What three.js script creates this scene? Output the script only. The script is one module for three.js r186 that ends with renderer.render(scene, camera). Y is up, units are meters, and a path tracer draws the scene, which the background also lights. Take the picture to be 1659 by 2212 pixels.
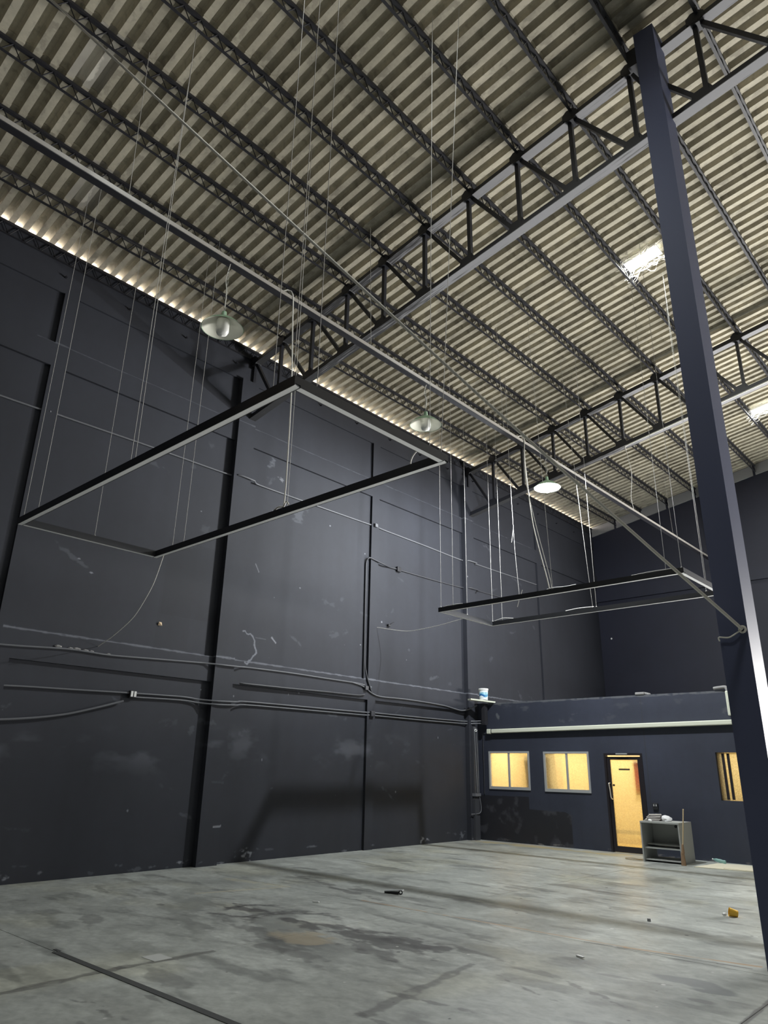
import * as THREE from 'three';
import { mergeGeometries } from 'three/addons/utils/BufferGeometryUtils.js';
import { RoundedBoxGeometry } from 'three/addons/geometries/RoundedBoxGeometry.js';
import { RectAreaLightUniformsLib } from 'three/addons/lights/RectAreaLightUniformsLib.js';

// ------------------------------------------------------------------ camera, sky, lights, exposure
RectAreaLightUniformsLib.init();
const scene = new THREE.Scene();
const camera = new THREE.PerspectiveCamera(71.84, 1659 / 2212, 0.05, 200);
camera.position.set(11.4608, 1.6362, 10.5783);
camera.rotation.order = 'YXZ';
camera.rotation.set(0.34833, 0.74403, 0.01906);
scene.add(camera);
const renderer = new THREE.WebGLRenderer({ antialias: true });
renderer.toneMapping = THREE.LinearToneMapping;
renderer.toneMappingExposure = 1.0;
renderer.shadowMap.enabled = true;
scene.background = new THREE.Color().setRGB(1.0, 0.91, 0.83);   // hazy warm daylight outside, seen only through the eave gaps
scene.backgroundIntensity = 30;
const LAMP_WHITE = new THREE.Color().setRGB(0.93, 0.97, 1.0);
const LAMP_POWER = 140;        // the lit pendant under the rail
const DAYLIGHT = new THREE.Color().setRGB(1, 0.98, 0.95);
const DOOR_NITS = 75;         // daylight through the translucent loading door in the back wall, outside the frame
const ROOF_LIGHT_NITS = 220;  // the glowing panels under the roof
const OFFICE_NITS = 23;

// ------------------------------------------------------------------ helpers
let seedState = 12345;
const rnd = () => { seedState = (seedState + 0x6d2b79f5) | 0; let t = Math.imul(seedState ^ (seedState >>> 15), 1 | seedState); t = (t + Math.imul(t ^ (t >>> 7), 61 | t)) ^ t; return ((t ^ (t >>> 14)) >>> 0) / 4294967296; };
const rr = (a, b) => a + (b - a) * rnd();
const hash = (x, y) => { let h = Math.imul(x, 374761393) + Math.imul(y, 668265263); h = Math.imul(h ^ (h >>> 13), 1274126177); return ((h ^ (h >>> 16)) >>> 0) / 4294967296; };
const vn = (x, y) => { const xi = Math.floor(x), yi = Math.floor(y), fx = x - xi, fy = y - yi, u = fx * fx * (3 - 2 * fx), v = fy * fy * (3 - 2 * fy); const a = hash(xi, yi), b = hash(xi + 1, yi), c = hash(xi, yi + 1), d = hash(xi + 1, yi + 1); return a + (b - a) * u + (c - a) * v + (a - b - c + d) * u * v; };
const fbm = (x, y, n = 4) => { let s = 0, a = 0.5, t = 0; for (let i = 0; i < n; i++) { s += a * vn(x, y); t += a; a *= 0.5; x = x * 2.03 + 17.1; y = y * 2.03 + 5.7; } return s / t; };
const sstep = (a, b, x) => { const t = Math.min(1, Math.max(0, (x - a) / (b - a))); return t * t * (3 - 2 * t); };
const V = (x, y, z) => new THREE.Vector3(x, y, z);

// a picture of matter, laid out in metres on a surface
class Paint {
  constructor(w, h, x0, x1, y0, y1) { Object.assign(this, { w, h, x0, x1, y0, y1 }); this.a = new Float32Array(w * h * 3); this.sx = w / (x1 - x0); this.sy = h / (y1 - y0); }
  fill(f) { const o = [0, 0, 0]; for (let j = 0; j < this.h; j++) for (let i = 0; i < this.w; i++) { f(this.x0 + (i + 0.5) / this.sx, this.y0 + (j + 0.5) / this.sy, o); const k = (j * this.w + i) * 3; this.a[k] = o[0]; this.a[k + 1] = o[1]; this.a[k + 2] = o[2]; } return this; }
  region(xa, xb, ya, yb, f) { // f(x, y) -> [r, g, b, alpha] or null
    const i0 = Math.max(0, Math.floor((xa - this.x0) * this.sx)), i1 = Math.min(this.w - 1, Math.ceil((xb - this.x0) * this.sx)), j0 = Math.max(0, Math.floor((ya - this.y0) * this.sy)), j1 = Math.min(this.h - 1, Math.ceil((yb - this.y0) * this.sy));
    for (let j = j0; j <= j1; j++) for (let i = i0; i <= i1; i++) { const c = f(this.x0 + (i + 0.5) / this.sx, this.y0 + (j + 0.5) / this.sy); if (!c) continue; const k = (j * this.w + i) * 3, t = c[3]; for (let n = 0; n < 3; n++) this.a[k + n] += (c[n] - this.a[k + n]) * t; }
    return this;
  }
  blob(cx, cy, rx, ry, col, alpha, freq = 6, cut = 0.5, turn = 0) {
    const R = Math.max(rx, ry) * 1.3, ct = Math.cos(turn), st = Math.sin(turn);
    return this.region(cx - R, cx + R, cy - R, cy + R, (x, y) => { const dx = x - cx, dy = y - cy, u = (dx * ct + dy * st) / rx, v = (-dx * st + dy * ct) / ry, d = Math.sqrt(u * u + v * v); if (d > 1.3) return null; const n = fbm(u * rx * freq + cx * 3.1, v * ry * freq * 1.6 + cy * 7.3, 4); const m = sstep(cut, cut + 0.22, n + 0.42 * (1 - d) - 0.14); return [...col, m * alpha]; });
  }
  line(pts, wd, col, alpha, rough = 0.5, freq = 9) {
    for (let s = 0; s + 1 < pts.length; s++) {
      const [xa, ya] = pts[s], [xb, yb] = pts[s + 1], L = Math.hypot(xb - xa, yb - ya) || 1e-6, ux = (xb - xa) / L, uy = (yb - ya) / L, m = wd * 2.2;
      this.region(Math.min(xa, xb) - m, Math.max(xa, xb) + m, Math.min(ya, yb) - m, Math.max(ya, yb) + m, (x, y) => { const t = (x - xa) * ux + (y - ya) * uy; if (t < -wd * 0.5 || t > L + wd * 0.5) return null; const d = Math.abs(-(x - xa) * uy + (y - ya) * ux) / wd; const n = fbm(x * freq, y * freq, 3); const v = sstep(1.0, 0.45, d + rough * (n - 0.5) * 2) * sstep(0.25, 0.5, n + (1 - rough) * 0.5); return v > 0 ? [...col, v * alpha] : null; });
    }
    return this;
  }
  texture(wrap = THREE.MirroredRepeatWrapping) {
    const d = new Uint8Array(this.w * this.h * 4), e = (c) => { c = Math.min(1, Math.max(0, c)); return Math.round(255 * (c <= 0.0031308 ? 12.92 * c : 1.055 * Math.pow(c, 1 / 2.4) - 0.055)); };
    for (let k = 0; k < this.w * this.h; k++) { d[k * 4] = e(this.a[k * 3]); d[k * 4 + 1] = e(this.a[k * 3 + 1]); d[k * 4 + 2] = e(this.a[k * 3 + 2]); d[k * 4 + 3] = 255; }
    const t = new THREE.DataTexture(d, this.w, this.h, THREE.RGBAFormat); t.colorSpace = THREE.SRGBColorSpace; t.magFilter = THREE.LinearFilter; t.minFilter = THREE.LinearFilter; t.wrapS = t.wrapT = wrap; t.needsUpdate = true; return t;
  }
}
function grey(w, h, f) { const d = new Uint8Array(w * h * 4); for (let j = 0; j < h; j++) for (let i = 0; i < w; i++) { const v = Math.round(255 * Math.min(1, Math.max(0, f(i / w, j / h)))), k = (j * w + i) * 4; d[k] = d[k + 1] = d[k + 2] = v; d[k + 3] = 255; } const t = new THREE.DataTexture(d, w, h, THREE.RGBAFormat); t.magFilter = THREE.LinearFilter; t.minFilter = THREE.LinearFilter; t.wrapS = t.wrapT = THREE.RepeatWrapping; t.needsUpdate = true; return t; }
const rgb = (r, g, b) => new THREE.Color().setRGB(r, g, b);
const mat = (r, g, b, rough = 0.7, more = {}) => new THREE.MeshStandardMaterial({ color: rgb(r, g, b), roughness: rough, metalness: 0, ...more });

// uv in metres: [start, length] of the picture across and up
function planUV(g, ua, va, u0, ul, v0, vl) { const p = g.attributes.position, uv = new Float32Array(p.count * 2), get = { x: 'getX', y: 'getY', z: 'getZ' }; for (let i = 0; i < p.count; i++) { uv[2 * i] = (p[get[ua]](i) - u0) / ul; uv[2 * i + 1] = (p[get[va]](i) - v0) / vl; } g.setAttribute('uv', new THREE.BufferAttribute(uv, 2)); return g; }
const clean = (g) => { const o = g.index ? g.toNonIndexed() : g; for (const k of Object.keys(o.attributes)) if (!['position', 'normal', 'uv'].includes(k)) o.deleteAttribute(k); if (!o.attributes.uv) o.setAttribute('uv', new THREE.BufferAttribute(new Float32Array(o.attributes.position.count * 2), 2)); return o; };
const merge = (a) => (a.length === 1 ? a[0] : mergeGeometries(a.map(clean)));
const box = (xa, xb, ya, yb, za, zb) => new THREE.BoxGeometry(xb - xa, yb - ya, zb - za).translate((xa + xb) / 2, (ya + yb) / 2, (za + zb) / 2);
function bar(p, q, w, h) { const d = q.clone().sub(p), L = d.length(); d.normalize(); const up = Math.abs(d.y) > 0.95 ? V(0, 0, 1) : V(0, 1, 0), x = new THREE.Vector3().crossVectors(up, d).normalize(), y = new THREE.Vector3().crossVectors(d, x); return new THREE.BoxGeometry(w, h, L).applyMatrix4(new THREE.Matrix4().makeBasis(x, y, d)).translate((p.x + q.x) / 2, (p.y + q.y) / 2, (p.z + q.z) / 2); }
function rod(p, q, r, n = 6) { const d = q.clone().sub(p), L = d.length(); const g = new THREE.CylinderGeometry(r, r, L, n, 1); g.applyQuaternion(new THREE.Quaternion().setFromUnitVectors(V(0, 1, 0), d.normalize())); return g.translate((p.x + q.x) / 2, (p.y + q.y) / 2, (p.z + q.z) / 2); }
const tube = (pts, r, n = 6, seg) => new THREE.TubeGeometry(new THREE.CatmullRomCurve3(pts.map((p) => V(...p)), false, 'catmullrom', 0.4), seg || Math.max(6, pts.length * 6), r, n, false);
const polyline = (pts, r, n = 6) => merge(pts.slice(1).map((p, i) => rod(V(...pts[i]), V(...p), r, n)));
const taken = new Map();
function numbered(name) { const n = taken.get(name) || 0; taken.set(name, n + 1); return n ? `${name}_${String(n).padStart(3, '0')}` : name; }
function obj(name, geos, m, parent = scene) { const o = new THREE.Mesh(merge(Array.isArray(geos) ? geos : [geos]), m); o.name = parent === scene ? numbered(name) : name; o.castShadow = o.receiveShadow = true; parent.add(o); return o; }
function tag(o, label, category, group) { o.userData.label = label; o.userData.category = category; if (group) o.userData.group = group; return o; }
function thing(name, label, category, at = [0, 0, 0], group) { const o = new THREE.Group(); o.name = numbered(name); o.position.set(...at); scene.add(o); return tag(o, label, category, group); }
function structure(name) { const o = new THREE.Group(); o.name = name; o.userData.kind = 'structure'; scene.add(o); return o; }

// ------------------------------------------------------------------ measures of the hall (metres)
const SLOPE = 0.16413, STEP = 0.9868, X0 = -0.029, Y0 = 10.0345, ROOF = 0.345;
const nodeX = (k) => X0 + k * STEP, nodeY = (x) => Y0 + SLOPE * (x - X0), roofY = (x) => nodeY(x) + ROOF;
const Z1 = 2.5, Z2 = -5.5, ZB = -13.57, ZF = 18.5, ZO = -5.57, RIDGE = 12, XR = 18;
const TRUSS_H = 1.37;

// ------------------------------------------------------------------ materials
const concreteGrain = grey(256, 256, (u, v) => 0.5 + 0.5 * (fbm(u * 40, v * 40, 3) - 0.5));
const M = {
  steel: mat(0.017, 0.018, 0.024, 0.5),
  purlin: mat(0.022, 0.022, 0.027, 0.5),
  columnPaint: new THREE.MeshPhysicalMaterial({ color: rgb(0.095, 0.108, 0.180), roughness: 0.55, specularIntensity: 0.45 }),
  rail: mat(0.36, 0.34, 0.31, 0.42),
  frameBlack: mat(0.022, 0.023, 0.026, 0.38),
  diffuser: mat(0.90, 0.905, 0.91, 0.35),
  wire: mat(0.46, 0.45, 0.42, 0.6),
  cable: mat(0.78, 0.76, 0.70, 0.6),
  rope: mat(0.88, 0.85, 0.76, 0.8),
  conduit: mat(0.14, 0.145, 0.158, 0.5),
  conduitDark: mat(0.05, 0.052, 0.06, 0.5),
  boxBlack: mat(0.02, 0.02, 0.024, 0.5),
  shadeGreen: mat(0.30, 0.46, 0.30, 0.35),
  shadeCream: mat(0.84, 0.84, 0.74, 0.4),
  opal: mat(0.92, 0.92, 0.88, 0.3),
  chain: mat(0.30, 0.30, 0.26, 0.5),
  web: mat(0.70, 0.66, 0.58, 0.95),
  pvc: mat(0.66, 0.68, 0.56, 0.5),
  alu: mat(0.36, 0.37, 0.37, 0.35),
  blackAlu: mat(0.016, 0.013, 0.016, 0.45),
  chrome: mat(0.75, 0.74, 0.70, 0.28, { metalness: 0.6 }),
  plaster: mat(0.26, 0.255, 0.25, 0.9),
  white: mat(0.82, 0.82, 0.80, 0.5),
  wood: mat(0.55, 0.43, 0.26, 0.7),
  woodDark: mat(0.30, 0.19, 0.11, 0.9),
};

// ------------------------------------------------------------------ floor: slabs with open joints
const floorPaint = new Paint(1420, 2048, 0, 10.4, -6, 9).fill((x, z, o) => {
  const big = fbm(x * 0.5 + 3, z * 0.55 + 9, 4), mid = fbm(x * 1.9 + 40, z * 2.9, 4), fine = fbm(x * 14, z * 20, 3), speck = vn(x * 70, z * 70);
  let b = 0.375 * (0.74 + 0.5 * big) * (0.74 + 0.52 * mid) * (0.78 + 0.44 * fine) * (0.95 + 0.10 * speck);
  const smear = sstep(0.60, 0.74, fbm(x * 1.3 + 90, z * 3.4 + 11, 5)); b *= 1 - 0.34 * smear;
  const spot = Math.exp(-Math.pow((x - 4.7) / 2.0, 2) - Math.pow((z - 4.6) / 1.0, 2)) + 0.6 * Math.exp(-Math.pow((x - 3.6) / 2.2, 2) - Math.pow((z - 2.3) / 0.4, 2)); // where vehicles turned
  const grime = sstep(0.60, 0.74, fbm(x * 1.9 + 31, z * 4.6 + 3, 5) + 0.20 * spot); b *= 1 - 0.42 * grime * Math.min(1, spot + 0.25) * (0.7 + 0.6 * fine);
  const pale = sstep(0.62, 0.74, fbm(x * 2.6 + 7, z * 4.5 + 70, 4)); b *= 1 + 0.16 * pale;
  const ochre = sstep(0.55, 0.75, fbm(x * 0.8 + 200, z * 0.9, 4)) * 0.25;
  o[0] = b * (0.955 + 0.12 * ochre); o[1] = b * (1.0 + 0.03 * ochre); o[2] = b * (0.93 - 0.25 * ochre);
});
{
  const dark = [0.075, 0.073, 0.07], ink = [0.045, 0.044, 0.043];
  // tyre scuffs and grime in the middle of the hall
  for (const [x, z, rx, rz, a, t] of [[3.75, 4.45, 0.55, 0.16, 0.8, 0.1], [4.1, 4.75, 0.5, 0.10, 0.75, -0.5], [4.35, 4.2, 0.65, 0.07, 0.75, -0.9], [4.6, 4.5, 0.7, 0.12, 0.8, 0.2], [5.2, 4.35, 0.9, 0.12, 0.7, -0.15], [5.9, 4.5, 0.8, 0.2, 0.72, 0.15], [6.3, 4.35, 0.6, 0.16, 0.8, 0], [6.15, 4.9, 0.55, 0.16, 0.6, 0.2], [4.9, 5.2, 0.9, 0.16, 0.5, 0.3], [5.6, 5.5, 0.8, 0.14, 0.45, 0.1], [5.3, 3.6, 0.7, 0.06, 0.5, 0.1], [2.6, 2.3, 1.0, 0.10, 0.55, 0.25], [3.5, 2.6, 1.0, 0.09, 0.6, 0.2], [4.4, 2.35, 0.7, 0.08, 0.5, 0.05], [5.4, 2.0, 1.1, 0.11, 0.45, 0.12], [6.6, 3.7, 0.9, 0.10, 0.45, 0.2], [6.9, 4.2, 0.5, 0.10, 0.55, 0.1], [7.6, 4.4, 0.4, 0.08, 0.5, 0], [3.0, 6.1, 0.5, 0.12, 0.4, 0.4], [5.6, 6.8, 0.7, 0.16, 0.4, 0.1], [8.2, 0.8, 0.6, 0.05, 0.5, 0.05], [7.6, 1.6, 0.9, 0.06, 0.45, 0.1], [5.9, -0.2, 1.3, 0.06, 0.45, 0.05], [4.6, 0.7, 1.2, 0.07, 0.45, 0.1], [6.6, 0.4, 1.2, 0.05, 0.4, 0.02], [7.0, -2.6, 1.2, 0.10, 0.35, 0.0], [5.6, -3.2, 1.3, 0.08, 0.35, 0.0], [3.4, -2.0, 1.5, 0.08, 0.35, 0.1], [2.0, 0.2, 1.3, 0.07, 0.4, 0.15]]) floorPaint.blob(x, z, rx, rz, dark, a, 5, 0.42, t);
  for (let k = 0; k < 70; k++) { const x = rr(0.6, 9.6), z = rr(-4.5, 8); floorPaint.blob(x, z, rr(0.1, 0.5), rr(0.02, 0.07), k % 5 ? dark : [0.52, 0.52, 0.5], rr(0.25, 0.6), 8, 0.45, rr(-0.3, 0.3)); }
  for (let k = 0; k < 90; k++) { const x = rr(0.4, 9.6), z = rr(-5, 8.2), r = rr(0.008, 0.02); floorPaint.blob(x, z, r, r, k % 3 ? ink : [0.6, 0.6, 0.58], 0.9, 3, 0.3); }
  // curved scuff left by a turning wheel
  for (const [cx, cz, R, a0, a1] of [[4.6, 4.5, 0.55, 2.2, 5.2], [3.9, 4.45, 0.42, 2.4, 4.4]]) { const pts = []; for (let k = 0; k <= 14; k++) { const a = a0 + (a1 - a0) * k / 14; pts.push([cx + R * Math.cos(a), cz + R * 0.9 * Math.sin(a)]); } floorPaint.line(pts, 0.09, ink, 0.35, 0.95, 5); }
  // dirt along the cross joints, orange paint left on the joint by the column, a pale old paint line
  floorPaint.line([[7.42, 6.3], [7.12, 4.6]], 0.07, dark, 0.55, 0.7, 6).line([[5.2, 8.2], [5.12, 6.9], [5.16, 6.0]], 0.07, dark, 0.6, 0.8, 6).line([[9.4, 5.2], [9.37, 3.6]], 0.03, ink, 0.7, 0.5, 6);
  floorPaint.line([[4.2, 2.98], [6.4, 2.94], [7.8, 2.9]], 0.022, [0.42, 0.24, 0.10], 0.6, 0.8, 6).line([[7.8, 2.92], [9.0, 2.72]], 0.03, [0.42, 0.25, 0.11], 0.7, 0.7, 6).line([[7.4, 2.99], [8.96, 2.86]], 0.02, ink, 0.7, 0.6, 5);
  floorPaint.line([[2.35, 4.3], [2.72, 2.95]], 0.035, [0.50, 0.46, 0.34], 0.7, 0.7, 6).line([[1.5, 3.2], [2.6, 3.0]], 0.1, [0.48, 0.44, 0.30], 0.4, 0.9, 4);
  floorPaint.blob(5.35, 5.0, 0.42, 0.22, [0.36, 0.31, 0.22], 0.75, 3, 0.3).blob(8.75, 3.75, 0.36, 0.16, [0.17, 0.18, 0.18], 0.8, 3, 0.3).blob(9.0, 4.2, 0.12, 0.06, [0.15, 0.15, 0.15], 0.7, 3, 0.3);
  floorPaint.blob(8.3, 4.6, 0.5, 0.06, dark, 0.6, 12, 0.5, 0.4).blob(7.9, 4.9, 0.4, 0.05, dark, 0.6, 12, 0.5, 0.4);
  // yellow stain plus window light spill painted along the foot of the office front
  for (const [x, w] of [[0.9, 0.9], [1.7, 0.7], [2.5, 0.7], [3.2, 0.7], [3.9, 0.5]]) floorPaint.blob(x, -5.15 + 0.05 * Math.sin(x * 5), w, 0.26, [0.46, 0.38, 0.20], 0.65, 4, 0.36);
  floorPaint.line([[0.3, -5.42], [4.6, -5.42]], 0.08, [0.33, 0.33, 0.32], 0.8, 0.5, 5).line([[1.2, -5.42], [1.9, -5.42]], 0.05, [0.36, 0.2, 0.13], 0.7, 0.8, 7);
  floorPaint.line([[1.3, -5.3], [1.05, -4.9]], 0.04, dark, 0.5, 0.6, 5).line([[2.5, -5.3], [2.3, -4.95]], 0.04, dark, 0.5, 0.6, 5);
}
const floorRough = grey(512, 512, (u, v) => 0.50 + 0.26 * fbm(u * 14, v * 30, 4) - 0.08 * fbm(u * 60, v * 60, 2));
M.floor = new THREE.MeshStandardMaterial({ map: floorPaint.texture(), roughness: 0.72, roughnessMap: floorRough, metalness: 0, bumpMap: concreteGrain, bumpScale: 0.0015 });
M.joint = mat(0.03, 0.028, 0.026, 0.95);
const floor = structure('floor');
obj('floor_bed', box(-0.12, XR, -0.35, -0.03, ZB - 0.1, ZF), M.joint, floor);
{
  const xs = [0, 0.95, 5.15, 9.38, 13.6, XR], zs = [ZB, -9, -5, -1, 3.0, 7.05, 11.1, 15.1, ZF], gap = 0.004;
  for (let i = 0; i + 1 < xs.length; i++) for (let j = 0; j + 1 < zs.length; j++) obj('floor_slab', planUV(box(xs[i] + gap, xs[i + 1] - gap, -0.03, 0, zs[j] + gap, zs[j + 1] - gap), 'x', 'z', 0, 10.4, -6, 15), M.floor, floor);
}

// ------------------------------------------------------------------ left wall: black painted masonry, beams and pilasters
const wallBase = (u, y, o, tone) => { const big = fbm(u * 0.22 + 5, y * 0.22 + 2, 3), mid = fbm(u * 0.9, y * 0.8 + 30, 4), streak = fbm(u * 5, y * 0.5 + 60, 3), fine = fbm(u * 9, y * 9, 3); const b = tone * (0.80 + 0.34 * big) * (0.82 + 0.36 * mid) * (0.93 + 0.14 * streak) * (0.94 + 0.12 * fine); o[0] = b * 0.95; o[1] = b * 1.0; o[2] = b * 1.2; };
const leftPaint = new Paint(2048, 832, -14, 12, 0, 10.5).fill((z, y, o) => {
  wallBase(z, y, o, 0.08);
  const edge = 1.75 + 0.55 * (fbm(z * 0.5 + 3, 1, 3) - 0.5) + 0.2 * (fbm(z * 2.2, 8, 3) - 0.5);      // the lower part was painted again, blacker
  const second = sstep(edge + 0.12, edge - 0.12, y); for (let n = 0; n < 3; n++) o[n] *= 1 - 0.08 * second;
  const chalk = sstep(0.56, 0.76, fbm(z * 1.5 + 20, y * 3 + 4, 4)) * Math.exp(-Math.pow((y - edge - 0.12) / 0.25, 2)); for (let n = 0; n < 3; n++) o[n] += 0.13 * chalk;
});
{
  const chalk = [0.40, 0.41, 0.42], pale = [0.9, 0.9, 0.88];
  for (let k = 0; k < 46; k++) leftPaint.blob(rr(-9, 7), rr(0.3, 8), rr(0.06, 0.4), rr(0.03, 0.12), chalk, rr(0.12, 0.35), 9, 0.5, rr(-0.6, 0.6));
  for (let k = 0; k < 30; k++) leftPaint.blob(rr(-5.5, 6.5), rr(0.1, 7), rr(0.01, 0.03), rr(0.01, 0.03), pale, 0.7, 3, 0.35);
  for (let k = 0; k < 26; k++) leftPaint.blob(rr(-5.3, 7), rr(0.02, 0.22), rr(0.05, 0.22), rr(0.02, 0.07), k % 3 ? chalk : pale, rr(0.3, 0.75), 12, 0.52);
  // pale outline of a dried damp patch, scrapes, peeled bits at the foot
  const ring = []; for (let k = 0; k <= 20; k++) { const a = -1.5 + 3.2 * k / 20; ring.push([2.13 - (0.30 + 0.03 * Math.sin(k)) * Math.cos(a), 3.83 + 0.30 * Math.sin(a) * (1 + 0.1 * Math.sin(k * 1.7))]); }
  leftPaint.line(ring, 0.022, [0.62, 0.63, 0.64], 0.9, 0.5, 8);
  leftPaint.line([[1.85, 4.06], [1.6, 4.06]], 0.012, chalk, 0.7, 0.5).line([[1.45, 4.12], [1.33, 4.02]], 0.02, pale, 0.8, 0.6).line([[2.55, 0.62], [2.3, 0.62]], 0.02, pale, 0.7, 0.5).line([[2.0, 5.55], [1.9, 5.4]], 0.02, pale, 0.5, 0.6);
  leftPaint.blob(1.7, 0.14, 0.18, 0.12, pale, 0.7, 14, 0.55).blob(1.58, 0.1, 0.04, 0.1, pale, 0.9, 10, 0.4).blob(-3.4, 0.12, 0.1, 0.12, pale, 0.8, 12, 0.5).blob(-4.95, 0.1, 0.2, 0.12, chalk, 0.8, 14, 0.5).blob(1.8, 7.9, 0.2, 0.16, chalk, 0.6, 8, 0.5).blob(1.5, 7.6, 0.12, 0.1, pale, 0.5, 14, 0.55).blob(0.9, 6.9, 0.25, 0.3, chalk, 0.4, 6, 0.5);
  leftPaint.region(3.0, 4.0, 4.2, 5.6, () => [0.034, 0.036, 0.042, 0.28]).region(3.4, 4.05, 3.6, 5.5, () => [0.05, 0.052, 0.058, 0.25]);
  // tops of the beams, a broken pale line along the edge
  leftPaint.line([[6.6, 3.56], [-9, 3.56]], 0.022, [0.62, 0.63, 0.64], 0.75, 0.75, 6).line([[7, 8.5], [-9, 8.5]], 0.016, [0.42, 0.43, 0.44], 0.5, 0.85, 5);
}
const leftMap = leftPaint.texture();
M.leftWall = new THREE.MeshStandardMaterial({ map: leftMap, color: rgb(0.34, 0.355, 0.40), roughness: 0.72, metalness: 0, bumpMap: concreteGrain, bumpScale: 0.003 });
const leftUV = (g) => planUV(g, 'z', 'y', -14, 26, 0, 10.5);
const wallLeft = structure('wall_left');
obj('wall_panel', leftUV(box(-0.12, 0, -0.04, roofY(0) - 0.025, ZB - 0.1, ZF)), M.leftWall, wallLeft);
const PIL = [[2.40, 2.83], [-5.60, -5.17], [10.40, 10.83]], HALF = [6.7, -1.38, -9.26, 14.7];
for (const [a, b] of PIL) obj('pilaster', leftUV(box(0, 0.13, 0, 9.52, a, b)), M.leftWall, wallLeft);
for (const z of HALF) for (const [ya, yb] of [[0, 3.1], [3.555, 8.05], [8.5, 9.52]]) obj('half_pilaster', leftUV(box(0, 0.055, ya, yb, z - 0.26, z)), M.leftWall, wallLeft);
{
  const cuts = [ZB, -5.60, -5.17, 2.40, 2.83, 10.40, 10.83, ZF];
  for (let k = 0; k < cuts.length; k += 2) for (const [ya, yb, d] of [[3.1, 3.555, 0.055], [8.05, 8.5, 0.055]]) obj('beam', leftUV(box(0, d, ya, yb, cuts[k], cuts[k + 1])), M.leftWall, wallLeft);
  obj('ring_beam', leftUV(box(0, 0.04, 9.52, 9.88, ZB, ZF)), M.leftWall, wallLeft);
  for (let z = 8; z > -13; z -= 1.25) obj('tie_stub', box(0.02, 0.10, 9.82, 9.845, z - 0.014, z + 0.014).rotateX(0), M.steel, wallLeft);
}

// ------------------------------------------------------------------ back, front and right walls
const backPaint = new Paint(1024, 512, 0, 13, 0, 13).fill((x, y, o) => { wallBase(x + 50, y, o, 0.013); o[0] *= 0.9; o[2] *= 1.75; });
M.backWall = new THREE.MeshStandardMaterial({ map: backPaint.texture(), roughness: 0.6, metalness: 0, bumpMap: concreteGrain, bumpScale: 0.002 });
const LD = { x0: 9.9, x1: 15.1, h: 4.6 };   // loading door
const gable = (z, d, hole) => { const s = new THREE.Shape(); s.moveTo(-0.12, -0.03); s.lineTo(XR, -0.03); s.lineTo(XR, roofY(2 * nodeX(RIDGE) - XR)); s.lineTo(nodeX(RIDGE), roofY(nodeX(RIDGE))); s.lineTo(-0.12, roofY(-0.12)); s.closePath(); if (hole) s.holes.push(new THREE.Path([[LD.x0, 0], [LD.x0, LD.h], [LD.x1, LD.h], [LD.x1, 0]].map(([x, y]) => new THREE.Vector2(x, y)))); return planUV(new THREE.ExtrudeGeometry(s, { depth: d, bevelEnabled: false }).translate(0, 0, z), 'x', 'y', 0, 13, 0, 13); };
const wallBack = structure('wall_back');
obj('wall_panel', gable(ZB - 0.15, 0.15, true), M.backWall, wallBack);
obj('beam', planUV(box(0.0, XR, 7.5, 7.95, ZB, ZB + 0.10), 'x', 'y', 0, 13, 0, 13), M.backWall, wallBack);
for (let k = 0; k < 12; k++) { const xa = nodeX(k) + 0.05, xb = nodeX(k + 1) - 0.03; const s = new THREE.Shape(); s.moveTo(xa, roofY(xa) - 0.36); s.lineTo(xb, roofY(xb) - 0.36); s.lineTo(xb, roofY(xb) - 0.01); s.lineTo(xa, roofY(xa) - 0.01); s.closePath(); obj('plaster_infill', new THREE.ExtrudeGeometry(s, { depth: 0.05, bevelEnabled: false }).translate(0, 0, ZB), M.plaster, wallBack); }
obj('daylight_hole_spot', new THREE.DodecahedronGeometry(0.035).scale(1, 1, 0.4).translate(0.41, 6.15, ZB + 0.008), M.white, wallBack);  // white lump coloured for the daylight seen through a small wall hole
const wallFront = structure('wall_front'); obj('wall_panel', gable(ZF, 0.15), M.backWall, wallFront);
const wallRight = structure('wall_right'); obj('wall_panel', planUV(box(XR, XR + 0.15, -0.03, roofY(2 * nodeX(RIDGE) - XR), ZB - 0.15, ZF + 0.15), 'z', 'y', 0, 13, 0, 13), M.backWall, wallRight);
{ // the wide loading door in the back wall to the right of the office, hidden from here by the column: daylight through its translucent panels
  const t = structure('door_2'), glow = new THREE.MeshStandardMaterial({ color: rgb(0.8, 0.8, 0.8), emissive: DAYLIGHT, emissiveIntensity: 3, roughness: 0.6 });
  for (let k = 0; k < 5; k++) obj('translucent_window_panel', box(LD.x0 + 0.03, LD.x1 - 0.03, 0.03 + k * LD.h / 5, (k + 1) * LD.h / 5 - 0.03, ZB - 0.08, ZB - 0.05), glow, t);
  for (let k = 0; k < 6; k++) obj('rail', box(LD.x0, LD.x1, Math.max(0, k * LD.h / 5 - 0.03), Math.min(LD.h, k * LD.h / 5 + 0.03), ZB - 0.1, ZB - 0.03), M.alu, t);
  const l = new THREE.RectAreaLight(DAYLIGHT, DOOR_NITS, LD.x1 - LD.x0 - 0.1, LD.h - 0.1); l.position.set((LD.x0 + LD.x1) / 2, LD.h / 2, ZB + 0.01); l.rotation.set(0, Math.PI, 0); scene.add(l); l.name = 'loading_door_light';
}

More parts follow.
